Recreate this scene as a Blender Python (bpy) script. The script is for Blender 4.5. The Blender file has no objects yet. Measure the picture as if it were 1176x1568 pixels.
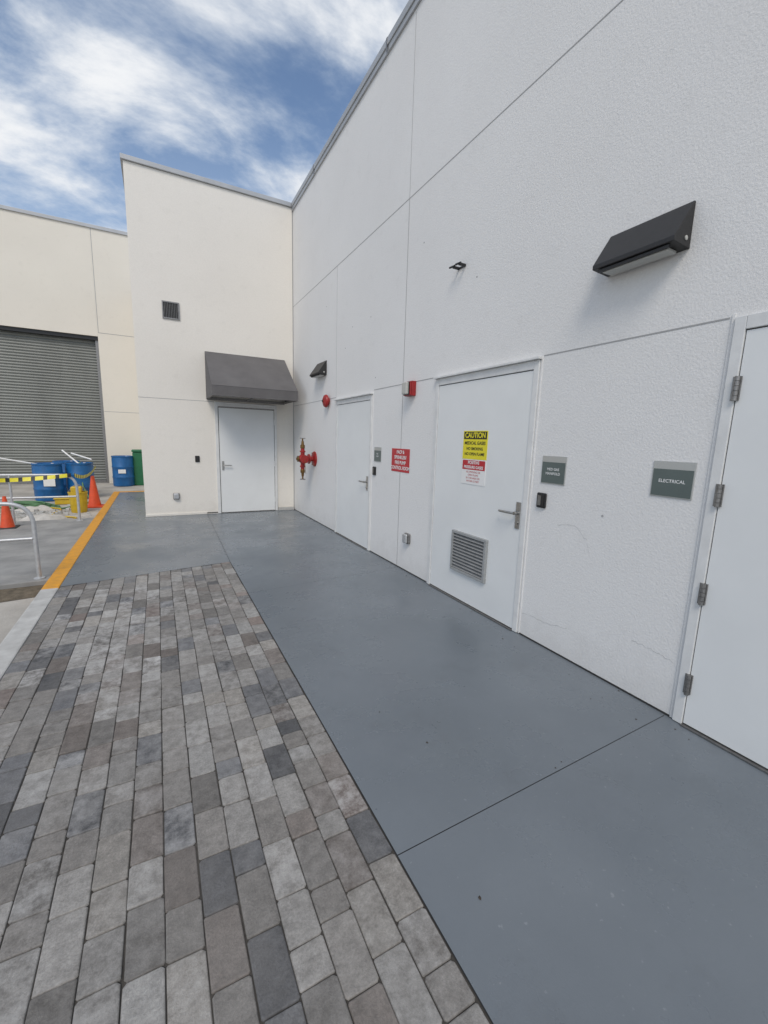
import bpy, math, random
import numpy as np
from mathutils import Matrix, Vector
random.seed(7)
S=bpy.context.scene
# ------------------------------------------------------------------ helpers
def link(o): S.collection.objects.link(o); return o
def group(name,loc):
    e=bpy.data.objects.new(name,None); e.location=loc; e.empty_display_size=.2; link(e); return e
def par(o,e):
    if e is not None:
        o.parent=e; o.matrix_parent_inverse=Matrix.Translation(-Vector(e.location))
    return o
def meshobj(name,vs,fs,mat,parent=None,smooth=False,bevel=0,seg=2):
    me=bpy.data.meshes.new(name); me.from_pydata([tuple(v) for v in vs],[],fs); me.update()
    if mat: me.materials.append(mat)
    if smooth:
        for p in me.polygons: p.use_smooth=True
    o=link(bpy.data.objects.new(name,me))
    if bevel:
        b=o.modifiers.new('b','BEVEL'); b.width=bevel; b.segments=seg; b.limit_method='ANGLE'
    return par(o,parent)
def box(name,x0,x1,y0,y1,z0,z1,mat,parent=None,bevel=0):
    x0,x1=sorted((x0,x1));y0,y1=sorted((y0,y1));z0,z1=sorted((z0,z1))
    v=[(x0,y0,z0),(x1,y0,z0),(x1,y1,z0),(x0,y1,z0),(x0,y0,z1),(x1,y0,z1),(x1,y1,z1),(x0,y1,z1)]
    f=[(0,3,2,1),(4,5,6,7),(0,1,5,4),(1,2,6,5),(2,3,7,6),(3,0,4,7)]
    return meshobj(name,v,f,mat,parent,bevel=bevel)
def lathe(name,prof,base,axis,mat,parent=None,n=28,smooth=True):
    a=Vector(axis).normalized(); u=a.orthogonal().normalized(); w=a.cross(u)
    vs=[];fs=[]
    for r,h in prof:
        for i in range(n):
            t=2*math.pi*i/n
            vs.append(Vector(base)+a*h+u*(r*math.cos(t))+w*(r*math.sin(t)))
    for k in range(len(prof)-1):
        for i in range(n):
            j=(i+1)%n
            fs.append((k*n+i,k*n+j,(k+1)*n+j,(k+1)*n+i))
    fs.append(tuple(range(n))[::-1]); fs.append(tuple(range((len(prof)-1)*n,len(prof)*n)))
    o=meshobj(name,vs,fs,mat,parent,smooth=smooth)
    m=o.modifiers.new('es','EDGE_SPLIT'); m.split_angle=math.radians(35)
    return o
def cyl(name,p0,p1,r,mat,parent=None,n=20):
    d=Vector(p1)-Vector(p0)
    return lathe(name,[(r,0),(r,d.length)],p0,d,mat,parent,n)
def tube(name,pts,r,mat,parent=None,closed=False):
    cu=bpy.data.curves.new(name,'CURVE'); cu.dimensions='3D'; cu.bevel_depth=r; cu.bevel_resolution=4; cu.use_fill_caps=True
    sp=cu.splines.new('POLY'); sp.points.add(len(pts)-1)
    for p,q in zip(sp.points,pts): p.co=(*q,1)
    sp.use_cyclic_u=closed
    o=bpy.data.objects.new(name+'_c',cu); link(o)
    dg=bpy.context.evaluated_depsgraph_get()
    me=bpy.data.meshes.new_from_object(o.evaluated_get(dg)); bpy.data.objects.remove(o)
    me.materials.clear(); me.materials.append(mat)
    for p in me.polygons: p.use_smooth=True
    return par(link(bpy.data.objects.new(name,me)),parent)
def arc(p,q,c,n=8):
    p,q,c=Vector(p),Vector(q),Vector(c)
    return [tuple((1-t)**2*p+2*t*(1-t)*c+t*t*q) for t in [i/n for i in range(n+1)]]
def text(name,s,size,loc,mat,parent,face='W',sx=1.0,bold=0.0):
    cu=bpy.data.curves.new(name,'FONT'); cu.body=s; cu.size=size; cu.align_x='CENTER'; cu.align_y='CENTER'; cu.offset=bold
    o=bpy.data.objects.new(name+'_c',cu); link(o)
    dg=bpy.context.evaluated_depsgraph_get()
    me=bpy.data.meshes.new_from_object(o.evaluated_get(dg)); bpy.data.objects.remove(o)
    me.materials.clear(); me.materials.append(mat)
    R=Matrix(((0,0,-1),(-1,0,0),(0,1,0))) if face=='W' else Matrix(((1,0,0),(0,0,-1),(0,1,0)))
    M=Matrix.Translation(loc)@R.to_4x4()@Matrix.Diagonal((sx,1,1,1))
    me.transform(M)
    return par(link(bpy.data.objects.new(name,me)),parent)
# ------------------------------------------------------------------ materials
def mat(name,col,rough=.6,metal=0,noise=0,nscale=5,bump=0,bscale=50,bdist=.002,col2=None,spec=.5,detail=4,stretch=None):
    m=bpy.data.materials.new(name); m.use_nodes=True; nt=m.node_tree; N=nt.nodes; L=nt.links
    b=N['Principled BSDF']; b.inputs['Roughness'].default_value=rough; b.inputs['Metallic'].default_value=metal
    b.inputs['Specular IOR Level'].default_value=spec
    b.inputs['Base Color'].default_value=(*col,1)
    tc=N.new('ShaderNodeTexCoord'); src=tc.outputs['Object']
    if stretch:
        mp=N.new('ShaderNodeMapping'); mp.inputs['Scale'].default_value=stretch; L.new(src,mp.inputs[0]); src=mp.outputs[0]
    if noise or col2:
        n=N.new('ShaderNodeTexNoise'); n.inputs['Scale'].default_value=nscale; n.inputs['Detail'].default_value=detail; n.inputs['Roughness'].default_value=.6
        L.new(src,n.inputs['Vector'])
        mr=N.new('ShaderNodeMapRange'); mr.inputs['From Min'].default_value=.3; mr.inputs['From Max'].default_value=.7; L.new(n.outputs['Fac'],mr.inputs[0])
        mx=N.new('ShaderNodeMix'); mx.data_type='RGBA'; L.new(mr.outputs[0],mx.inputs['Factor'])
        c2=col2 if col2 else tuple(c*(1-noise) for c in col)
        mx.inputs['A'].default_value=(*col,1); mx.inputs['B'].default_value=(*c2,1); L.new(mx.outputs['Result'],b.inputs['Base Color'])
    if bump:
        n2=N.new('ShaderNodeTexNoise'); n2.inputs['Scale'].default_value=bscale; n2.inputs['Detail'].default_value=3; L.new(tc.outputs['Object'],n2.inputs['Vector'])
        bp=N.new('ShaderNodeBump'); bp.inputs['Strength'].default_value=bump; bp.inputs['Distance'].default_value=bdist
        L.new(n2.outputs['Fac'],bp.inputs['Height']); L.new(bp.outputs[0],b.inputs['Normal'])
    return m
class NT:
    def __init__(s,m):
        m.use_nodes=True; s.N=m.node_tree.nodes; s.L=m.node_tree.links; s.b=s.N['Principled BSDF']
        s.P=s.N.new('ShaderNodeNewGeometry').outputs['Position']
    def noise(s,sc,det,ro=.55,vec=None):
        n=s.N.new('ShaderNodeTexNoise'); n.inputs['Scale'].default_value=sc; n.inputs['Detail'].default_value=det; n.inputs['Roughness'].default_value=ro; s.L.new(vec or s.P,n.inputs['Vector']); return n.outputs['Fac']
    def mr(s,src,a,c,lo,hi):
        r=s.N.new('ShaderNodeMapRange'); r.inputs['From Min'].default_value=a; r.inputs['From Max'].default_value=c; r.inputs['To Min'].default_value=lo; r.inputs['To Max'].default_value=hi; s.L.new(src,r.inputs[0]); return r.outputs[0]
    def m(s,op,a,c):
        k=s.N.new('ShaderNodeMath'); k.operation=op
        for i,q in enumerate((a,c)):
            if isinstance(q,(int,float)): k.inputs[i].default_value=q
            else: s.L.new(q,k.inputs[i])
        return k.outputs[0]
    def mix(s,f,a,c):
        x=s.N.new('ShaderNodeMix'); x.data_type='RGBA'
        for k,q in (('Factor',f),('A',a),('B',c)):
            if isinstance(q,tuple): x.inputs[k].default_value=(*q,1)
            elif isinstance(q,(int,float)): x.inputs[k].default_value=q
            else: s.L.new(q,x.inputs[k])
        return x.outputs['Result']
    def bump(s,h,st,d,nrm=None):
        b=s.N.new('ShaderNodeBump'); b.inputs['Strength'].default_value=st; b.inputs['Distance'].default_value=d; s.L.new(h,b.inputs['Height'])
        if nrm: s.L.new(nrm,b.inputs['Normal'])
        return b.outputs[0]
def stucco(name,col,base_dirt=.12):
    m=bpy.data.materials.new(name); t=NT(m)
    t.b.inputs['Roughness'].default_value=.75; t.b.inputs['Specular IOR Level'].default_value=.3
    v=t.mr(t.noise(.7,5,.6),.3,.7,.935,1.0)
    sx=t.N.new('ShaderNodeSeparateXYZ'); t.L.new(t.P,sx.inputs[0])
    n6=t.noise(7,4)
    h=t.m('ADD',sx.outputs['Z'],t.mr(n6,.3,.7,-.14,.14))
    v=t.m('MULTIPLY',v,t.mr(h,.0,.28,1-base_dirt,1.0))
    v=t.m('MULTIPLY',v,t.mr(n6,.58,.72,1.0,.955))
    g=t.noise(75,3,.7)
    v=t.m('MULTIPLY',v,t.mr(g,.3,.7,.94,1.03))
    t.L.new(t.mix(v,(col[0]*.25,col[1]*.23,col[2]*.2),tuple(col)),t.b.inputs['Base Color'])
    t.L.new(t.bump(g,.7,.004),t.b.inputs['Normal'])
    return m
M_wall=stucco('stucco_white',(.765,.760,.752))
M_wallc=stucco('stucco_cream',(.80,.765,.705))
M_far=stucco('stucco_far',(.78,.735,.65))
M_groove=mat('groove_shadow',(.36,.36,.36),.9)
M_crack=mat('patched_crack',(.52,.52,.51),.9)
M_gap=mat('dark_gap',(.03,.03,.03),.9)
M_jgap=mat('joint_filler',(.045,.05,.055),.9)
M_cap=mat('coping_metal',(.46,.47,.48),.45,metal=.3,noise=.15,nscale=3)
M_door=mat('door_paint',(.76,.775,.775),.36,noise=.06,nscale=2,bump=.06,bscale=25,bdist=.002)
M_frame=mat('frame_paint',(.73,.735,.73),.4,noise=.14,nscale=9,bump=.08,bscale=60)
M_steel=mat('stainless_steel',(.5,.49,.47),.32,metal=1,noise=.2,nscale=30)
M_dsteel=mat('dull_steel',(.33,.32,.31),.45,metal=.9,noise=.3,nscale=40)
M_galv=mat('galvanised_tube',(.6,.61,.62),.45,metal=.6,noise=.2,nscale=20)
M_black=mat('black_plastic',(.014,.014,.015),.4)
M_bronze=mat('dark_fixture',(.022,.021,.021),.5,noise=.2,nscale=20,bump=.1,bscale=200)
M_lens=mat('lens_diffuser',(.5,.5,.47),.3,noise=.15,nscale=30)
M_red=mat('red_paint',(.36,.02,.02),.4,noise=.35,nscale=15)
M_redsign=mat('red_sign',(.5,.025,.035),.4,noise=.08,nscale=6)
M_white=mat('white_vinyl',(.8,.8,.79),.4,noise=.04,nscale=8)
M_yel=mat('yellow_vinyl',(.78,.68,.03),.4,noise=.05,nscale=8)
M_ink=mat('black_ink',(.015,.015,.015),.5)
M_brass=mat('brass',(.28,.17,.07),.4,metal=1,noise=.5,nscale=30)
M_plq=mat('plaque_green_grey',(.105,.135,.13),.28,noise=.1,nscale=6)
M_plqs=mat('plaque_silver',(.5,.51,.5),.35,metal=.6)
M_fabric=mat('canopy_fabric',(.135,.130,.132),.85,noise=.2,nscale=3,bump=.2,bscale=300,bdist=.001)
M_louv=mat('louver_frame_grey',(.34,.35,.35),.5,noise=.15,nscale=20)
M_slat=mat('louver_slat_grey',(.27,.275,.275),.5,noise=.2,nscale=20)
M_roll=mat('rolling_steel',(.22,.23,.215),.5,metal=.2,noise=.22,nscale=1.5,stretch=(1,1,.3))
M_blue=mat('blue_drum_plastic',(.012,.13,.36),.4,noise=.35,nscale=6)
M_green=mat('green_plastic',(.02,.16,.07),.5,noise=.2,nscale=8)
M_orange=mat('orange_cone',(.75,.085,.02),.45,noise=.25,nscale=10)
M_yplast=mat('yellow_plastic',(.68,.46,.03),.45,noise=.25,nscale=10)
M_ykerb=mat('yellow_kerb_paint',(.76,.34,.015),.6,nscale=14,col2=(.56,.27,.04),bump=.2,bscale=60,detail=7)
M_kerb=mat('kerb_concrete',(.55,.55,.53),.85,col2=(.36,.355,.34),nscale=6,bump=.3,bscale=80,detail=8)
M_road=mat('road_concrete',(.52,.495,.45),.9,col2=(.30,.28,.25),nscale=1.6,bump=.5,bscale=30,bdist=.01,detail=8)
M_slab=mat('ramp_concrete',(.20,.20,.195),.85,col2=(.36,.355,.34),nscale=2.2,bump=.3,bscale=60,bdist=.004,detail=8)
M_soil=mat('soil',(.17,.14,.10),.95,noise=.5,nscale=18,bump=.8,bscale=60,bdist=.01,detail=8)
M_mortar=mat('joint_sand',(.08,.073,.064),.95,noise=.5,nscale=30)
M_bag=mat('cement_bag_paper',(.6,.57,.52),.8,noise=.2,nscale=10)
M_hose=mat('hose_rubber',(.10,.22,.10),.5)
M_leaf=mat('dry_debris',(.05,.04,.03),.9)

def floor_mat():
    m=bpy.data.materials.new('grey_floor_paint'); t=NT(m)
    n9=t.noise(.9,6)
    c=t.mix(t.mr(n9,.3,.7,0,1),(.132,.152,.172),(.170,.192,.214))
    n38=t.noise(38,3,.5)
    c=t.mix(t.mr(n38,.68,.75,0,.4),c,(.32,.34,.35))
    c=t.mix(t.mr(t.noise(2.6,7,.68),.56,.74,0,.35),c,(.105,.115,.125))
    t.L.new(c,t.b.inputs['Base Color'])
    t.L.new(t.mr(t.noise(1.4,6,.65),.32,.68,.42,.16),t.b.inputs['Roughness'])
    t.L.new(t.bump(t.noise(3.5,2),.22,.006,t.bump(t.noise(140,3,.6),.3,.0014)),t.b.inputs['Normal'])
    return m
M_floor=floor_mat()
def paver_mat():
    m=bpy.data.materials.new('concrete_pavers'); t=NT(m)
    t.b.inputs['Roughness'].default_value=.8; t.b.inputs['Specular IOR Level'].default_value=.3
    at=t.N.new('ShaderNodeAttribute'); at.attribute_name='Col'
    hsv=t.N.new('ShaderNodeHueSaturation'); t.L.new(at.outputs['Color'],hsv.inputs['Color'])
    fine=t.noise(130,5,.75)
    t.L.new(t.m('MULTIPLY',t.mr(t.noise(20,6,.7),.3,.7,.70,1.25),t.mr(fine,.3,.7,.74,1.24)),hsv.inputs['Value'])
    k=t.m('MULTIPLY',t.mr(t.noise(10,8,.75),.40,.64,0,1),at.outputs['Alpha'])
    c=t.mix(k,hsv.outputs[0],(.50,.495,.485))
    # broad dusty film so the field is not clean
    c=t.mix(t.mr(t.noise(1.3,6,.65),.42,.72,0,.38),c,(.30,.288,.27))
    t.L.new(c,t.b.inputs['Base Color'])
    t.L.new(t.bump(fine,.85,.004),t.b.inputs['Normal'])
    return m
M_pav=paver_mat()

# ------------------------------------------------------------------ ground
WX=2.57; BY=8.98; TX=-.27; H=5.97
box('ground',-150,150,-150,150,-.5,-.12,M_road)
PX0,PX1=-.95,.717
def far_edge(x): return 5.39+(x-PX1)*.17
g=group('painted_walkway',(1.6,4,0))
j=.0020
meshobj('slab_strip',[(PX1+.005,-8,0),(WX+.05,-8,0),(WX+.05,1.205-j,0),(PX1+.005,1.160-j,0)],[(0,1,2,3)],M_floor,g)
meshobj('slab_strip_b',[(PX1+.005,1.160+j,0),(WX+.05,1.205+j,0),(WX+.05,4.395-j*.6,0),(PX1+.005,4.185-j*.6,0)],[(0,1,2,3)],M_floor,g)
meshobj('slab_strip_c',[(PX1+.005,4.185+j*.6,0),(WX+.05,4.395+j*.6,0),(WX+.05,BY+.05,0),(.80,BY+.05,0),(PX1+.005,5.39,0)],[(0,1,2,3,4)],M_floor,g)
meshobj('slab_left',[(PX0,far_edge(PX0),0),(PX1,5.39,0),(.795,BY+.05,0),(TX,BY+.05,0),(TX,13.0,0),(PX0,13.0,0)],[(0,1,2,3,4,5)],M_floor,g)
box('slab_base',PX0+.01,WX+.04,-8,13,-.3,-.012,M_jgap,g)
# small dry debris lying on the paint
vs=[];fs=[]
for (x,y) in [(1.05,1.95),(1.16,1.62),(1.63,1.20),(1.69,1.215),(.95,3.2),(2.2,2.9),(1.9,3.6),(1.2,6.2),(2.3,1.5),(.9,.9),(2.42,5.6),(.2,7.1),(-.6,6.6),(1.7,7.6)]+[(random.uniform(2.35,2.55),random.uniform(.5,8.8)) for _ in range(26)]:
    s=random.uniform(.003,.008); a=random.random()*3; b=len(vs)
    for k in range(5):
        tt=a+k*1.2566; vs.append((x+s*math.cos(tt)*random.uniform(.6,1.3),y+s*math.sin(tt)*random.uniform(.5,1.3),.002))
    vs.append((x,y,.002+s*.5))
    fs+=[(b+k,b+(k+1)%5,b+5) for k in range(5)]
meshobj('floor_debris',vs,fs,M_leaf)
g=group('kerb',(-1.03,3,0))
box('kerb_plain',-1.10,PX0-.002,-8,1.9,-.3,.003,M_kerb,g,bevel=.012)
box('kerb_plain_b',-1.10,PX0-.002,1.905,5.08,-.3,.003,M_kerb,g,bevel=.012)
g=group('yellow_kerb',(-1.03,9,0))
box('kerb_side',-1.10,PX0-.002,5.086,8.5,-.3,.004,M_ykerb,g,bevel=.012)
box('kerb_side_b',-1.10,PX0-.002,8.506,13.0,-.3,.004,M_ykerb,g,bevel=.012)
box('kerb_return',-1.10,TX+.0,13.003,13.16,-.3,.004,M_ykerb,g,bevel=.012)

# pavers
vs=[];fs=[];cols=[]
pal=[((.222,.210,.196),24),((.262,.252,.238),22),((.178,.169,.158),16),((.285,.268,.245),10),((.180,.160,.146),10),((.098,.099,.103),8),((.148,.150,.156),10),((.205,.168,.150),3),((.315,.308,.295),5)]
pc=[p[0] for p in pal]; pw=[p[1] for p in pal]
ncol=15; cw=(PX1-PX0)/ncol
for c in range(ncol):
    x0=PX0+c*cw; x1=x0+cw
    y=-1.5-random.random()*.2
    while True:
        l=random.choices([.113,.16,.215],[3,4,5])[0]
        ya=y; yb=y+l
        e0=far_edge((x0+x1)/2)
        stop=False
        if yb>e0-.05: yb=e0; stop=True
        gp=.0016; ch=.0042
        zt=random.uniform(-.0026,.0016); tx=random.uniform(-.0016,.0016); ty=random.uniform(-.0016,.0016)
        jx=random.uniform(-.0018,.0018); rot=random.uniform(-.012,.012)
        X0,X1,Y0,Y1=x0+gp+jx,x1-gp+jx,ya+gp,yb-gp
        sk0=.17*(X0-(x0+x1)/2) if stop else 0; sk1=.17*(X1-(x0+x1)/2) if stop else 0
        jr=[random.uniform(.003,.010) for _ in range(4)]
        def corner(ins,z):
            P=[(X0+ins,Y0+ins),(X1-ins,Y0+ins),(X1-ins,Y1-ins+sk1),(X0+ins,Y1-ins+sk0)]
            out=[]
            for i,(a,b_) in enumerate(P):
                r=jr[i]
                sx=1 if i in(0,3) else -1; sy=1 if i in(0,1) else -1
                A=(a+sx*r,b_); Bq=(a,b_+sy*r)
                out+= [Bq,A] if i in (0,2) else [A,Bq]
            cx,cy=(X0+X1)/2,(Y0+Y1)/2
            return [(cx+(p[0]-cx)-rot*(p[1]-cy),cy+(p[1]-cy)+rot*(p[0]-cx),z+tx*(p[0]-cx)/.06+ty*(p[1]-cy)/.09) for p in out]
        rings=[corner(ch,zt),corner(ch*.35,zt-.0014),corner(0,zt-.0045),corner(0,-.045)]
        b0=len(vs)
        for r in rings: vs.extend(r)
        col=random.choices(pc,pw)[0]; k=random.uniform(.84,1.16)
        eff=random.choice([0,0,.1,.15,.25,.4])
        d=math.hypot((x0+.45)/.5,(ya-3.6)/1.2)
        if random.random()<max(0,1.0-d)*1.1: eff=random.uniform(.5,1.0)
        if random.random()<.03: eff=random.uniform(.5,.8)
        cc=(col[0]*k,col[1]*k,col[2]*k,eff)
        fs.append(tuple(b0+i for i in range(8))); cols.append((cc,8))
        for q in range(3):
            for i in range(8):
                jj=(i+1)%8
                fs.append((b0+(q+1)*8+i,b0+(q+1)*8+jj,b0+q*8+jj,b0+q*8+i)); cols.append((cc,4))
        y+=l
        if stop: break
o=meshobj('paver_paving',vs,fs,M_pav)
ca=o.data.color_attributes.new('Col','FLOAT_COLOR','CORNER')
arr=np.concatenate([np.tile(np.array(c,dtype=np.float32),(n,1)) for c,n in cols])
ca.data.foreach_set('color',arr.ravel())
ob=box('joint_sand_bed',PX0+.001,PX1+.004,-1.8,5.36,-.06,-.0075,M_mortar)
for v in ob.data.vertices:
    if v.co.y>5: v.co.y=far_edge(v.co.x)+.004

# ------------------------------------------------------------------ main building
bld=group('commercial_building',(WX,BY,0))
box('long_wall',WX,14,-9,BY+8,-.3,H,M_wall,bld)
box('wing_wall',TX,WX-.003,BY,BY+8.1,-.3,H,M_wallc,bld)
box('coping_long',WX-.035,WX+.25,-9,BY+.03,H+.002,H+.08,M_cap,bld,bevel=.006)
box('coping_long_flashing',WX-.022,WX-.001,-9,BY+.03,H-.06,H,M_cap,bld)
box('coping_wing',TX-.035,WX-.04,BY-.035,BY+.25,H+.004,H+.08,M_cap,bld,bevel=.006)
box('coping_wing_side',TX-.035,TX+.2,BY+.253,BY+8.1,H+.004,H+.08,M_cap,bld,bevel=.006)
for y in (-1.2,1.9,5.0,7.6): box('coping_lap',WX-.038,WX-.034,y,y+.03,H-.058,H+.078,M_dsteel,bld)
def hgW(y0,y1,z,w=.009): box('wall_reveal',WX-.002,WX+.01,y0,y1,z-w/2,z+w/2,M_groove,bld)
def vgW(z0,z1,y,w=.009): box('wall_reveal',WX-.0022,WX+.01,y-w/2,y+w/2,z0,z1,M_groove,bld)
hgW(-9,BY,4.16,.008) 
for a,b_ in ((1.19,2.36),(3.765,5.19),(6.56,BY),(-1,-9)): hgW(min(a,b_),max(a,b_),2.205,.008)
vgW(0,4.155,4.43); vgW(4.165,H-.09,4.43,.005); vgW(2.21,4.155,6.56,.004)
def hgB(x0,x1,z,w=.008): box('wing_reveal',x0,x1,BY-.002,BY+.01,z-w/2,z+w/2,M_groove,bld)
hgB(TX,1.0,2.19)
box('wing_corner_joint',WX-.016,WX-.004,BY-.003,BY+.01,0,H-.05,M_groove,bld)
box('base_joint',WX-.004,WX+.01,-9,BY,.001,.012,M_gap,bld)
box('wing_base_joint',TX,1.00,BY-.003,BY+.01,.012,.03,M_gap,bld)
box('wing_plinth',TX-.004,.80,BY-.02,BY+.01,.001,.045,M_wallc,bld,bevel=.004)
box('wing_plinth_right',2.22,WX-.02,BY-.05,BY,.001,.07,M_kerb,bld,bevel=.006)
# hairline repairs in the stucco
def crack(pts,w=.0018):
    vs=[];fs=[]
    P=[]
    for (a,b_) in zip(pts[:-1],pts[1:]):
        for k in range(8):
            t=k/8; P.append((a[0]+(b_[0]-a[0])*t+random.uniform(-.006,.006),a[1]+(b_[1]-a[1])*t+random.uniform(-.006,.006)))
    for i,(y,z) in enumerate(P):
        ww=w*random.uniform(.3,1.3); vs+=[(WX-.0012,y,z-ww),(WX-.0012,y,z+ww)]
    for i in range(len(P)-1): fs.append((2*i,2*i+1,2*i+3,2*i+2))
    meshobj('stucco_crack',vs,fs,M_crack,bld)
crack([(2.35,.19),(2.1,.2),(1.9,.235)]); crack([(2.1,.97),(1.95,1.0),(1.85,.92),(1.8,.80)]); crack([(1.45,.36),(1.3,.35),(1.2,.33)]); crack([(4.05,.9),(3.95,.7),(3.9,.2)])
for (y,z) in ((5.34,3.15),(5.16,2.36),(5.94,3.15),(7.03,3.69),(6.2,2.9),(3.2,3.0),(1.75,1.1),(4.1,3.6)):
    lathe('anchor_patch',[(.009,0),(.007,.002)],(WX,y,z),(-1,0,0),M_groove,bld,10)

# doors on the long wall
def doorW(name,y0,y1,ztop,fw=.05,drip=False):
    g=group(name,(WX,(y0+y1)/2,0))
    p=.018
    box('jamb_near',WX-p,WX+.01,y0,y0+fw,.004,ztop,M_frame,g,bevel=.003)
    box('jamb_far',WX-p,WX+.01,y1-fw,y1,.004,ztop,M_frame,g,bevel=.003)
    box('head',WX-p,WX+.01,y0+fw+.0005,y1-fw-.0005,ztop-.065,ztop,M_frame,g,bevel=.003)
    box('gap_panel',WX-.003,WX+.01,y0+fw,y1-fw,.004,ztop-.066,M_gap,g)
    box('leaf',WX-.010,WX+.005,y0+fw+.005,y1-fw-.004,.016,ztop-.071,M_door,g,bevel=.002)
    box('threshold',WX-.03,WX,y0+fw,y1-fw,.002,.010,M_dsteel,g)
    if drip: box('drip_cap',WX-.045,WX,y0-.015,y1+.015,ztop+.001,ztop+.02,M_frame,g,bevel=.003)
    box('bead_near',WX-.006,WX+.01,y0-.020,y0-.004,.004,ztop+.02,M_wall,g,bevel=.002)
    box('bead_far',WX-.006,WX+.01,y1+.004,y1+.020,.004,ztop+.02,M_wall,g,bevel=.002)
    return g
d1=doorW('steel_door',5.22,6.53,2.15,drip=True)
d2=doorW('louvered_door',2.385,3.73,2.18,drip=True)
d3=doorW('electrical_room_door',-.05,1.16,2.20)
def lever(g,y,z,sgn=1,plate=.22,L_=.17):
    box('escutcheon',WX-.020,WX-.010,y-.024,y+.024,z-plate/2,z+plate/2,M_steel,g,bevel=.004)
    cyl('spindle',(WX-.012,y,z+.02),(WX-.065,y,z+.02),.014,M_steel,g)
    tube('lever_arm',[(WX-.064,y,z+.02),(WX-.068,y+sgn*.03,z+.02),(WX-.068,y+sgn*(L_-.02),z+.018),(WX-.058,y+sgn*L_,z+.017)],.0105,M_steel,g)
    cyl('lock_cylinder',(WX-.018,y,z-.06),(WX-.03,y,z-.06),.014,M_steel,g)
lever(d2,2.475,.98,1,.22); lever(d1,5.315,.95,1,.2)
def hinges(g,y,zs):
    for z in zs:
        for k in range(5):
            cyl('hinge_knuckle',(WX-.028,y,z-.06+k*.024),(WX-.028,y,z-.038+k*.024),.0115,M_dsteel,g,14)
        box('hinge_leaf',WX-.0205,WX-.010,y-.014,y+.022,z-.058,z+.058,M_dsteel,g)
hinges(d3,1.105,(.255,.785,1.32,1.855))
box('louver_frame_top',WX-.040,WX-.010,2.80,3.30,.675,.70,M_louv,d2,bevel=.002)
box('louver_frame_bot',WX-.040,WX-.010,2.80,3.30,.30,.325,M_louv,d2,bevel=.002)
box('louver_frame_l',WX-.040,WX-.010,3.275,3.30,.3255,.6745,M_louv,d2)
box('louver_frame_r',WX-.040,WX-.010,2.80,2.825,.3255,.6745,M_louv,d2)
box('louver_back',WX-.013,WX-.0095,2.825,3.275,.3255,.6745,M_gap,d2)
n=11
for i in range(n):
    z=.330+i*(.345/n); t_=.0022
    a=(WX-.038,z); b_=(WX-.014,z+.019)
    vs=[]
    for y in (2.8255,3.2745): vs+=[(a[0],y,a[1]),(b_[0],y,b_[1]),(b_[0],y,b_[1]+t_),(a[0],y,a[1]+t_)]
    meshobj('louver_slat',vs,[(0,4,5,1),(1,5,6,2),(2,6,7,3),(3,7,4,0),(0,1,2,3),(7,6,5,4)],M_slat,d2)
# caution sign
g=group('caution_sign',(WX,3.07,1.5)); fx=WX-.0135
box('plate_yellow',fx,WX-.0101,2.90,3.235,1.402,1.66,M_yel,g)
box('plate_white',fx,WX-.0101,2.90,3.235,1.17,1.4,M_white,g)
box('header_black',fx-.001,fx+.001,2.91,3.225,1.585,1.652,M_ink,g)
text('word_caution','CAUTION',.066,(fx-.002,3.067,1.618),M_yel,g,sx=.95,bold=.002)
for s,z,sz in (('MEDICAL GASES',1.548,.04),('NO SMOKING',1.497,.036),('NO OPEN FLAME',1.449,.036)):
    text('words',s,sz,(fx-.001,3.067,z),M_ink,g,bold=.001)
box('red_block',fx-.001,fx+.001,2.91,3.225,1.305,1.392,M_redsign,g)
text('words','POSITIVE',.04,(fx-.002,3.067,1.370),M_white,g,bold=.001)
text('words','PRESSURE GASES',.036,(fx-.002,3.067,1.328),M_white,g,bold=.001)
for s,z in (('NO SMOKING OR',1.283),('OPEN FLAME',1.255),('IN THIS AREA OR',1.227),('WITHIN 25 FEET',1.199)):
    text('words',s,.025,(fx-.001,3.067,z),M_redsign,g)
# red FACP sign
g=group('fire_control_room_sign',(WX,4.43,1.32)); fx=WX-.004
box('plate',fx,WX,4.22,4.645,1.18,1.457,M_redsign,g,bevel=.001)
for s,z in (('FACP &',1.415),('SPRINKLER/',1.352),('FIRE PUMP',1.289),('CONTROL ROOM',1.226)):
    text('words',s,.056,(fx-.001,4.43,z),M_white,g,bold=.0015)
def plaque(name,yc,zc,w,h,lines):
    g=group(name,(WX,yc,zc))
    box('backplate',WX-.006,WX,yc-w/2,yc+w/2,zc-h/2,zc+h/2,M_plqs,g,bevel=.0015)
    box('panel',WX-.009,WX-.006,yc-w/2+.006,yc+w/2-.006,zc-h/2+.006,zc+h/2-.045,M_plq,g)
    for s,dz in lines: text('words',s,.026,(WX-.0095,yc,zc+dz),M_white,g,bold=.0003)
plaque('electrical_room_plaque',1.35,1.378,.225,.205,[('ELECTRICAL',-.01)])
plaque('medical_gas_plaque',2.175,1.37,.215,.205,[('MED GAS',.005),('MANIFOLD',-.027)])
plaque('room_plaque',5.03,1.365,.2,.19,[('FIRE',.005),('PUMP',-.027)])
def reader(name,yc,zc,w=.085,h=.115):
    g=group(name,(WX,yc,zc))
    box('base',WX-.018,WX,yc-w/2,yc+w/2,zc-h/2,zc+h/2,M_black,g,bevel=.008)
    box('face',WX-.024,WX-.018,yc-w/2+.012,yc+w/2-.012,zc-h/2+.012,zc+h/2-.012,M_bronze,g,bevel=.002)
    box('keypad_strip',WX-.026,WX-.024,yc-.006,yc+.024,zc-h/2+.02,zc+h/2-.02,M_dsteel,g)
reader('card_reader',2.255,1.135); reader('card_reader',5.11,1.14)
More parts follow.
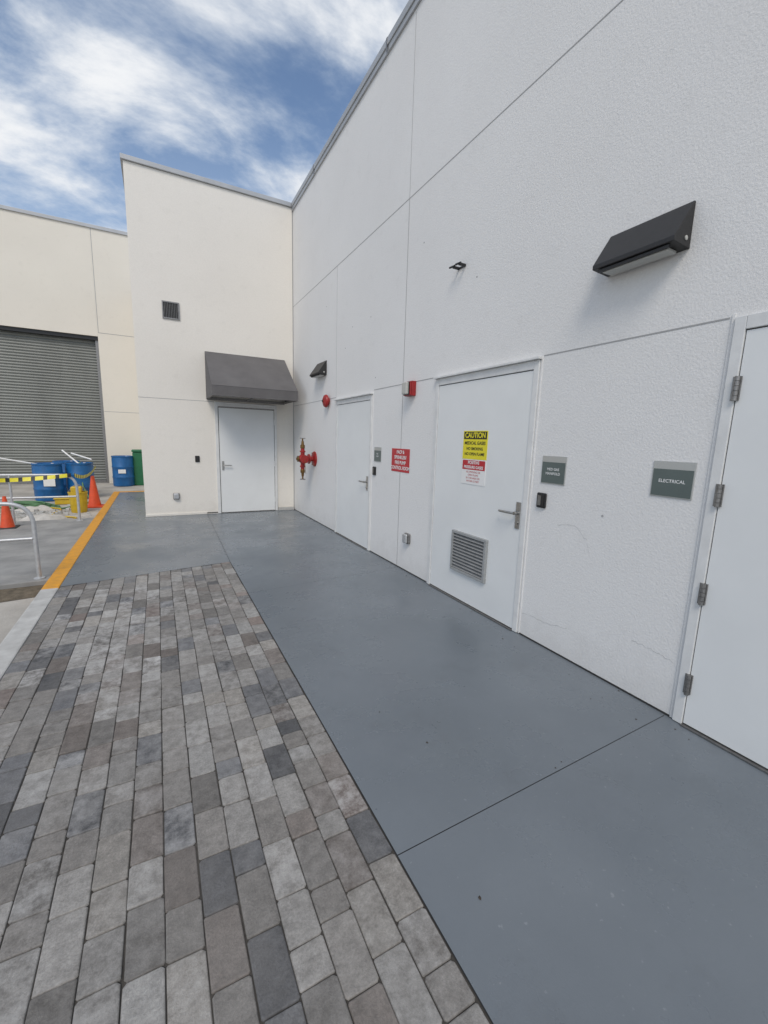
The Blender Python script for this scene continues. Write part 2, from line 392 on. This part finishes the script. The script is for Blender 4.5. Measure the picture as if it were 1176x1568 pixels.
g=group('card_reader',(.66,BY,1.09)); box('base',.62,.70,BY-.022,BY,1.03,1.15,M_black,g,bevel=.008); box('face',.635,.685,BY-.027,BY-.022,1.045,1.135,M_bronze,g)
def outlet(loc,face):
    g=group('weatherproof_outlet',loc); x,y,z=loc
    if face=='W':
        box('box',WX-.035,WX,y-.055,y+.055,z-.065,z+.06,M_dsteel,g,bevel=.015)
        box('cover',WX-.065,WX-.035,y-.045,y+.045,z-.055,z+.055,M_galv,g,bevel=.02)
    else:
        box('box',x-.055,x+.055,BY-.035,BY,z-.065,z+.06,M_dsteel,g,bevel=.015)
        box('cover',x-.045,x+.045,BY-.065,BY-.035,z-.055,z+.055,M_galv,g,bevel=.02)
outlet((WX,4.18,.415),'W'); outlet((.26,BY,.38),'B')

def wlight(y0,y1,name='wall_light'):
    g=group(name,(WX,(y0+y1)/2,2.7))
    xa=WX-.15
    vs=[(WX,y0,2.84),(WX-.012,y0,2.84),(xa,y0,2.643),(xa,y0,2.618),(WX,y0,2.608)]
    vs+=[(a,y1,c) for a,_,c in vs]
    fs=[(0,1,2,3,4),(9,8,7,6,5)]+[(i,i+5,(i+1)%5+5,(i+1)%5) for i in range(5)]
    fs=[f[::-1] for f in fs]
    meshobj('housing',vs,fs,M_bronze,g,bevel=.003)
    box('lens',xa+.03,WX-.03,y0+.05,y1-.05,2.594,2.609,M_lens,g,bevel=.002)
    box('lens_frame_a',xa+.012,xa+.028,y0+.03,y1-.03,2.598,2.612,M_bronze,g)
    lathe('photocell',[(.012,0),(.012,.004),(.006,.006)],(WX-.05,y0-.0005,2.65),(0,-1,0),M_lens,g,16)
wlight(1.43,1.905); wlight(7.0,7.46)

g=group('camera_bracket',(WX,3.42,3.17))
for y in (3.375,3.465):
    box('arm',WX-.075,WX,y-.007,y+.007,3.135,3.160,M_black,g,bevel=.003)
    cyl('pin',(WX-.07,y-.02,3.152),(WX-.07,y+.055,3.158),.009,M_black,g,12)
box('wall_plate',WX-.008,WX,3.365,3.475,3.139,3.156,M_black,g,bevel=.002)

g=group('horn_strobe',(WX,4.22,2.13))
box('backbox',WX-.055,WX,4.14,4.30,2.05,2.21,M_red,g,bevel=.006)
box('faceplate',WX-.075,WX-.055,4.145,4.295,2.055,2.205,M_red,g,bevel=.006)
box('strobe_lens',WX-.115,WX-.075,4.17,4.27,2.065,2.195,M_lens,g,bevel=.01)
box('strobe_base',WX-.08,WX-.074,4.158,4.282,2.06,2.2,M_black,g)
g=group('fire_alarm_bell',(WX,6.88,2.17))
lathe('backbox',[(.06,0),(.06,.04)],(WX,6.9,2.17),(-1,0,0),M_red,g)
lathe('gong',[(.105,.04),(.105,.055),(.095,.075),(.06,.092),(.02,.098),(.02,.105)],(WX,6.9,2.17),(-1,0,0),M_red,g,36)
lathe('bolt',[(.018,.105),(.014,.116)],(WX,6.9,2.17),(-1,0,0),M_black,g,16)
# fire department connection
g=group('fire_department_connection',(WX,7.6,1.16)); fy=7.62; fz=1.17
lathe('wall_escutcheon',[(.14,0),(.14,.012),(.12,.03),(.07,.04)],(WX,fy,fz),(-1,0,0),M_red,g,32)
for k in range(6):
    t=k*math.pi/3; cyl('bolt',(WX-.01,fy+.12*math.cos(t),fz+.12*math.sin(t)),(WX-.035,fy+.12*math.cos(t),fz+.12*math.sin(t)),.012,M_brass,g,8)
cyl('supply_pipe',(WX-.02,fy,fz),(WX-.22,fy,fz),.045,M_red,g)
lathe('pipe_flange',[(.09,0),(.09,.025)],(WX-.10,fy,fz),(-1,0,0),M_red,g)
lathe('body',[(.05,0),(.075,.03),(.075,.10),(.05,.13)],(WX-.17,fy,fz),(-1,0,0),M_red,g)
for s in (1,-1):
    lathe('outlet_neck',[(.038,.04),(.038,.12),(.052,.125),(.052,.148),(.036,.15),(.034,.19)],(WX-.23,fy,fz),(0,0,s),M_red,g)
    lathe('brass_coupling',[(.036,.19),(.044,.20),(.044,.25),(.028,.26),(.022,.32),(.014,.325),(.014,.38)],(WX-.23,fy,fz),(0,0,s),M_brass,g,8)
    tube('handwheel',[(WX-.23+.045*math.cos(t),fy+.045*math.sin(t),fz+s*.375) for t in [i*math.pi/10 for i in range(20)]],.007,M_dsteel,g,closed=True)
    cyl('spoke',(WX-.275,fy,fz+s*.375),(WX-.185,fy,fz+s*.375),.006,M_dsteel,g,8)
lathe('front_cap',[(.04,.11),(.04,.13),(.055,.135),(.055,.16),(.02,.165),(.02,.18)],(WX-.17,fy,fz),(-1,0,0),M_brass,g,8)
lathe('side_neck',[(.04,.05),(.04,.10),(.075,.105),(.075,.13),(.025,.135)],(WX-.23,fy,fz),(0,-1,0),M_red,g)
tube('chain',arc((WX-.23,fy-.14,fz-.02),(WX-.2,fy-.1,fz-.25),(WX-.25,fy-.25,fz-.3),10),.004,M_brass,g)

# ------------------------------------------------------------------ canopy + wing door
g=group('steel_door',(1.6,BY,0))
box('jamb_l',1.005,1.06,BY-.03,BY+.01,.004,2.19,M_frame,g,bevel=.003)
box('jamb_r',2.15,2.20,BY-.03,BY+.01,.004,2.19,M_frame,g,bevel=.003)
box('head',1.0605,2.1495,BY-.03,BY+.01,2.11,2.19,M_frame,g,bevel=.003)
box('gap_panel',1.06,2.15,BY-.004,BY+.01,.004,2.11,M_gap,g)
box('leaf',1.072,2.143,BY-.014,BY+.005,.018,2.085,M_door,g,bevel=.002)
box('weather_strip',1.06,2.15,BY-.033,BY-.016,2.088,2.108,M_dsteel,g)
box('threshold',1.06,2.15,BY-.04,BY,.002,.012,M_dsteel,g)
box('escutcheon',1.105,1.145,BY-.024,BY-.014,.87,1.05,M_steel,g,bevel=.004)
tube('lever_arm',[(1.125,BY-.014,.97),(1.125,BY-.065,.97),(1.15,BY-.068,.97),(1.28,BY-.066,.965)],.010,M_steel,g)
for z in (.25,1.0,1.85): cyl('hinge_knuckle',(2.147,BY-.036,z-.055),(2.147,BY-.036,z+.055),.009,M_frame,g,12)
g=group('door_canopy',(1.6,BY,2.6))
x0,x1=.87,2.375; yf=8.03; zt=3.10; zf=2.405; zb=2.235
vs=[(x0,BY-.002,zt),(x1,BY-.002,zt),(x1,yf,zf),(x0,yf,zf),(x0,yf,zb),(x1,yf,zb),(x0,BY-.002,zb),(x1,BY-.002,zb),(x0,BY-.002,zf),(x1,BY-.002,zf)]
fs=[(0,3,2,1),(3,4,5,2),(0,8,3),(8,6,4,3),(1,2,9),(9,2,5,7)]
o=meshobj('fabric',vs,fs,M_fabric,g); m=o.modifiers.new('s','SOLIDIFY'); m.thickness=.008; m.offset=1
tube('frame_bar',[(x0+.02,yf+.02,zb+.02),(x1-.02,yf+.02,zb+.02)],.014,M_dsteel,g)
tube('frame_bar',[(x0+.02,yf+.03,zf-.03),(x1-.02,yf+.03,zf-.03)],.012,M_dsteel,g)
for x in (x0+.025,(x0+x1)/2,x1-.025):
    tube('frame_arm',[(x,BY-.02,zb+.02),(x,yf+.02,zb+.02)],.014,M_dsteel,g)
    tube('frame_rafter',[(x,BY-.02,zt-.05),(x,yf+.04,zf-.03)],.012,M_dsteel,g)
tube('valance_hem',[(x0-.006,yf-.004,zb),(x1+.006,yf-.004,zb)],.006,M_fabric,g)
tube('valance_seam',[(x0-.006,yf-.004,zf),(x1+.006,yf-.004,zf)],.005,M_fabric,g)
box('wall_bracket_bar',x0+.01,x1-.01,BY-.03,BY-.003,zb-.02,zb+.03,M_dsteel,g)
g=group('wall_vent',(.32,BY,3.73))
box('vent_recess',.20,.46,BY-.006,BY+.01,3.60,3.875,M_gap,g)
for a in ((.19,.21,3.59,3.885),(.45,.47,3.59,3.885)): box('vent_frame',a[0],a[1],BY-.022,BY,a[2],a[3],M_dsteel,g)
for a in ((3.59,3.61),(3.865,3.885)): box('vent_frame',.2105,.4495,BY-.022,BY,a[0],a[1],M_dsteel,g)
for i in range(9): box('vent_bar',.228+i*.0265,.233+i*.0265,BY-.016,BY-.006,3.61,3.865,M_dsteel,g)

# ------------------------------------------------------------------ warehouse at rear left
FY=16.6
wh=group('warehouse_building',(-3,FY,0))
DX=-1.49; DZ=4.50
box('wall_right_of_door',DX,TX+6,FY,FY+10,-.3,7.6,M_far,wh)
box('wall_above_door',-9,DX-.001,FY,FY+10,DZ,7.6,M_far,wh)
box('wall_left_of_door',-25,-9.001,FY,FY+10,-.3,7.6,M_far,wh)
box('interior_block',-9,DX-.001,FY+.4,FY+9.9,-.3,DZ-.01,M_gap,wh)
box('coping',-25,TX+6,FY-.04,FY+.25,7.602,7.70,M_cap,wh,bevel=.006)
box('reveal_v',-1.475,-1.462,FY-.003,FY,4.62,7.6,M_groove,wh)
box('reveal_h',DX+.01,5,FY-.003,FY,4.605,4.62,M_groove,wh)
box('reveal_h2',DX+.01,5,FY-.003,FY,2.2,2.212,M_groove,wh)
g=group('roll_up_door',(-5,FY+.2,2))
vs=[];fs=[];zz=-.12
prof=[]
while zz<DZ+.05:
    prof+=[(FY+.22,zz),(FY+.208,zz+.018),(FY+.200,zz+.04),(FY+.208,zz+.065),(FY+.222,zz+.080)]
    zz+=.085
for y,z in prof: vs+=[(-9,y,z),(DX,y,z)]
for i in range(len(prof)-1): fs.append((2*i,2*i+1,2*i+3,2*i+2))
meshobj('slat_curtain',vs,fs,M_roll,g,smooth=False)
box('guide_rail',DX-.09,DX-.002,FY+.1,FY+.19,-.12,DZ-.002,M_dsteel,g)
box('bottom_bar',-9,DX-.1,FY+.17,FY+.24,-.12,-.02,M_dsteel,g)
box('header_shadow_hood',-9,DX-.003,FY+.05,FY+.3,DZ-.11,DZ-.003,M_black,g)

# ------------------------------------------------------------------ ramp slab and clutter
vs=[(-9,5.2,-.13),(-1.102,5.48,-.13),(-1.102,9.3,-.13),(-9,9.3,-.13),(-9,5.2,-.03),(-1.102,5.48,-.02),(-1.102,9.3,-.02),(-9,9.3,-.03)]
meshobj('ramp',vs,[(0,3,2,1),(4,5,6,7),(0,1,5,4),(1,2,6,5),(2,3,7,6),(3,0,4,7)],M_slab,bevel=.01)
meshobj('soil_strip',[(-3.2,5.12,-.116),(-2.4,5.16,-.116),(-1.7,5.14,-.116),(-1.102,5.24,-.116),(-1.102,5.475,-.07),(-3.2,5.4,-.07)],[(0,1,2,3,4,5)],M_soil)
def guard(name,px,py,L_,ztop,mid):
    g=group(name,(px,py,0))
    r=.021
    tube('top_rail',[(px,py,-.1),(px-.0,py,ztop-.22)]+arc((px,py,ztop-.22),(px-.24,py,ztop),(px-.01,py,ztop))+[(px-L_,py,ztop+.01)],r,M_galv,g)
    tube('mid_rail',[(px-.02,py,mid),(px-L_,py,mid)],r*.8,M_galv,g)
    for d in (.9,1.9): 
        if d<L_: cyl('post',(px-d,py,-.1),(px-d,py,ztop),r*.9,M_galv,g)
    lathe('foot_flange',[(.05,0),(.05,.012),(.025,.02)],(px,py,-.022),(0,0,1),M_galv,g)
    return g
guard('handrail',-1.2,5.56,2.2,.80,.42)
guard('handrail',-1.30,9.04,2.6,.80,.42)
g=group('caution_tape',(-2.5,10,.7))
def tape(p,q,sag,n=46):
    p,q=Vector(p),Vector(q)
    for i in range(n):
        P=[]
        for k in (i,i+1):
            t=k/n; c=p.lerp(q,t); c.z-=sag*4*t*(1-t); tw=.5*math.sin(t*9)
            P+= [c+Vector((0,math.sin(tw)*.03,.032)),c-Vector((0,math.sin(tw)*.03,.032))]
        meshobj('band',[P[0],P[1],P[3],P[2]],[(0,1,2,3)],M_yel if i%3 else M_ink,g)
tape((-1.36,9.0,.80),(-3.9,9.0,.84),.10); tape((-1.32,9.02,.80),(-1.40,12.7,.70),.12)
def drum(x,y,z=-.12,h=.9,r=.29,m=None):
    g=group('plastic_drum',(x,y,z)); m=m or M_blue
    lathe('shell',[(r*.9,0),(r,.03),(r,.26),(r*1.03,.275),(r*1.03,.305),(r,.32),(r,.58),(r*1.03,.595),(r*1.03,.625),(r,.64),(r,h-.08),(r*.97,h-.05),(r*1.02,h-.045),(r*1.02,h-.005),(r*.95,h),(r*.93,h-.03),(0.001,h-.03)],(x,y,z),(0,0,1),m,g,40)
    cyl('bung',(x+.12,y-.05,z+h-.03),(x+.12,y-.05,z+h),.03,M_white,g,12)
    return g
g=drum(-2.38,12.75); box('label',-2.42,-2.2,12.447,12.452,.25,.45,M_white,g)
drum(-1.78,13.0); drum(-2.15,13.75)
g=drum(-1.02,15.7,h=.95); box('label',-1.13,-.93,15.394,15.40,.3,.42,M_white,g)
g=group('green_bin',(-.62,15.9,0)); box('body',-.74,-.40,15.7,16.2,-.12,.95,M_green,g,bevel=.03); box('lid',-.76,-.38,15.67,16.22,.951,1.02,M_green,g,bevel=.02)
g=group('loose_pipes',(-2,12.7,0))
for p,q in (((-3.6,12.6,.98),(-2.45,12.8,.72)),((-2.1,13.0,1.08),(-1.7,12.8,.70)),((-1.95,13.2,1.0),(-1.5,12.9,.86))):
    tube('pipe',[p,q],.018,M_white,g)
g=group('garden_hose',(-2.4,11.5,-.1))
pts=[(-2.35+.35*math.cos(t)*(1+.02*t)-.02*t,11.5+.25*math.sin(t)*(1+.03*t),-.10+.004*t) for t in [i*.3 for i in range(70)]]
pts+=[(-1.9,11.2,-.1),(-1.6,11.6,-.1),(-1.5,12.2,-.1),(-1.7,12.7,.2),(-1.75,12.9,.8)]
tube('coil',pts,.017,M_hose,g)
pts=[(-1.5-.5*k*.12+.12*math.sin(k*.9),9.6+.16*k+.1*math.cos(k*.7),-.10) for k in range(12)]
tube('run',pts,.014,M_yplast,g)
g=group('yellow_bucket',(-1.53,10.7,-.12))
lathe('pail',[(.13,0),(.14,.02),(.165,.40),(.175,.41),(.175,.43),(.155,.43),(.14,.1),(.001,.08)],(-1.53,10.7,-.12),(0,0,1),M_yplast,g,24)
box('wringer',-1.64,-1.45,10.6,10.78,.28,.42,M_yplast,g,bevel=.02)
tube('handle',arc((-1.70,10.7,.29),(-1.36,10.7,.29),(-1.53,10.7,.62),12),.007,M_dsteel,g)
g=group('yellow_crate',(-2.0,12.2,-.12)); box('base',-2.15,-1.72,11.9,12.2,-.12,.0,M_yplast,g,bevel=.02); box('rim',-2.17,-1.70,11.88,12.22,.001,.03,M_yplast,g,bevel=.01)
def cone(x,y,z,h):
    g=group('traffic_cone',(x,y,z)); s=h/.7
    box('base',x-.18*s,x+.18*s,y-.18*s,y+.18*s,z,z+.035*s,M_orange if h>.6 else M_black,g,bevel=.01)
    lathe('body',[(.13*s,.035*s),(.12*s,.06*s),(.03*s,h),(.022*s,h),(.02*s,h-.03)],(x,y,z),(0,0,1),M_orange,g,28)
cone(-1.33,11.35,-.12,.70); cone(-2.22,8.75,-.03,.52)
def rubble(name,x,y,n,rad,smin,smax,m,z=-.12):
    vs=[];fs=[]
    for _ in range(n):
        a=random.random()*6.28; d=rad*abs(random.gauss(0,.5)); s=random.uniform(smin,smax)
        cx,cy=x+d*math.cos(a),y+d*.7*math.sin(a); b=len(vs)
        for (i,j_,k) in ((-1,-1,0),(1,-1,0),(1,1,0),(-1,1,0),(-1,-1,1),(1,-1,1),(1,1,1),(-1,1,1)):
            vs.append((cx+i*s*random.uniform(.5,1),cy+j_*s*random.uniform(.5,1),z+k*s*random.uniform(.6,1.3)))
        fs+=[tuple(b+q for q in f) for f in ((0,3,2,1),(4,5,6,7),(0,1,5,4),(1,2,6,5),(2,3,7,6),(3,0,4,7))]
    return meshobj(name,vs,fs,m)
rubble('rubble',-2.3,10.6,160,1.0,.008,.05,M_kerb)
rubble('gravel',-2.4,4.4,260,.6,.004,.012,M_kerb)
def bag(x,y,z,rot,s=1):
    vs=[];fs=[];n=14;m=10
    for i in range(n+1):
        for j_ in range(m+1):
            u=i/n*2-1;v=j_/m*2-1
            h=.085*max(0,(1-u**4))*max(0,(1-v**4))*(1+.15*math.sin(7*u+3*v+x*9))
            a=u*.33*s;b_=v*.22*s
            vs.append((x+a*math.cos(rot)-b_*math.sin(rot),y+a*math.sin(rot)+b_*math.cos(rot),z+h+.002))
    for i in range(n):
        for j_ in range(m): fs.append((i*(m+1)+j_,(i+1)*(m+1)+j_,(i+1)*(m+1)+j_+1,i*(m+1)+j_+1))
    return meshobj('cement_bag',vs,fs,M_bag,smooth=True)
bag(-2.4,11.2,-.12,.3); bag(-2.0,10.0,-.12,-.4)

# ------------------------------------------------------------------ world
w=bpy.data.worlds.new('World'); S.world=w; w.use_nodes=True; nt=w.node_tree; N=nt.nodes; L=nt.links
bg=N['Background']; bg.inputs['Strength'].default_value=.15
sun_dir=Vector((-.40,-.66,.85)).normalized()
el=math.asin(sun_dir.z); rot=math.atan2(sun_dir.x,sun_dir.y)
sky=N.new('ShaderNodeTexSky'); sky.sky_type='NISHITA'; sky.sun_disc=False; sky.sun_elevation=el; sky.sun_rotation=rot
sky.air_density=1.0; sky.dust_density=.8; sky.ozone_density=1.4
tc=N.new('ShaderNodeTexCoord'); sx=N.new('ShaderNodeSeparateXYZ'); L.new(tc.outputs['Generated'],sx.inputs[0])
def math_(op,a,b=None):
    k=N.new('ShaderNodeMath'); k.operation=op
    for i,s in enumerate((a,b)):
        if s is None: continue
        if isinstance(s,(int,float)): k.inputs[i].default_value=s
        else: L.new(s,k.inputs[i])
    return k.outputs[0]
den=math_('ADD',math_('MAXIMUM',sx.outputs['Z'],0.0),.40)
cx=N.new('ShaderNodeCombineXYZ'); L.new(math_('DIVIDE',sx.outputs['X'],den),cx.inputs[0]); L.new(math_('DIVIDE',sx.outputs['Y'],den),cx.inputs[1])
mp=N.new('ShaderNodeMapping'); mp.inputs['Rotation'].default_value=(0,0,math.radians(-40)); mp.inputs['Scale'].default_value=(2.5,4.0,1); mp.inputs['Location'].default_value=(1.3,.4,0)
L.new(cx.outputs[0],mp.inputs[0])
n1=N.new('ShaderNodeTexNoise'); n1.inputs['Scale'].default_value=1.0; n1.inputs['Detail'].default_value=8; n1.inputs['Roughness'].default_value=.6; n1.inputs['Distortion'].default_value=.2; L.new(mp.outputs[0],n1.inputs['Vector'])
# thin haze veil plus denser cloud
mr=N.new('ShaderNodeMapRange'); mr.inputs['From Min'].default_value=.36; mr.inputs['From Max'].default_value=.66; mr.interpolation_type='SMOOTHSTEP'; L.new(n1.outputs['Fac'],mr.inputs[0])
lowh=N.new('ShaderNodeMapRange'); lowh.inputs['From Min'].default_value=.10; lowh.inputs['From Max'].default_value=.55; lowh.inputs['To Min'].default_value=.55; lowh.inputs['To Max'].default_value=0; L.new(sx.outputs['Z'],lowh.inputs[0])
fac=math_('MAXIMUM',mr.outputs[0],lowh.outputs[0])
cc=N.new('ShaderNodeMix'); cc.data_type='RGBA'; cc.inputs['A'].default_value=(3.9,4.6,5.4,1); cc.inputs['B'].default_value=(6.0,6.1,6.25,1); L.new(mr.outputs[0],cc.inputs['Factor'])
mx=N.new('ShaderNodeMix'); mx.data_type='RGBA'; L.new(fac,mx.inputs['Factor']); L.new(sky.outputs[0],mx.inputs['A']); L.new(cc.outputs['Result'],mx.inputs['B'])
L.new(mx.outputs['Result'],bg.inputs['Color'])
sl=bpy.data.lights.new('sun','SUN'); sl.energy=1.6; sl.angle=math.radians(22); sl.color=(1,.92,.81)
so=link(bpy.data.objects.new('sun',sl)); so.rotation_euler=sun_dir.to_track_quat('Z','Y').to_euler()
# ------------------------------------------------------------------ camera
cd=bpy.data.cameras.new('camera'); cam=link(bpy.data.objects.new('camera',cd))
X=Vector((.8841,-.0525,.4644));Y=Vector((-.4665,-.1613,.8697));D=Vector((-.0293,.9855,.1671))
r=Vector((X.x,Y.x,-D.x)).normalized(); bk=-Vector((X.z,Y.z,-D.z)); bk=(bk-r*bk.dot(r)).normalized(); up=bk.cross(r)
M=Matrix((r,up,bk)).transposed().to_4x4(); M.translation=(0,0,1.55); cam.matrix_world=M
cd.sensor_fit='VERTICAL'; cd.sensor_height=36; cd.lens=36*647/1568; cd.clip_end=1000; cd.clip_start=.02
S.camera=cam
S.view_settings.view_transform='Standard'; S.view_settings.look='None'; S.view_settings.exposure=0
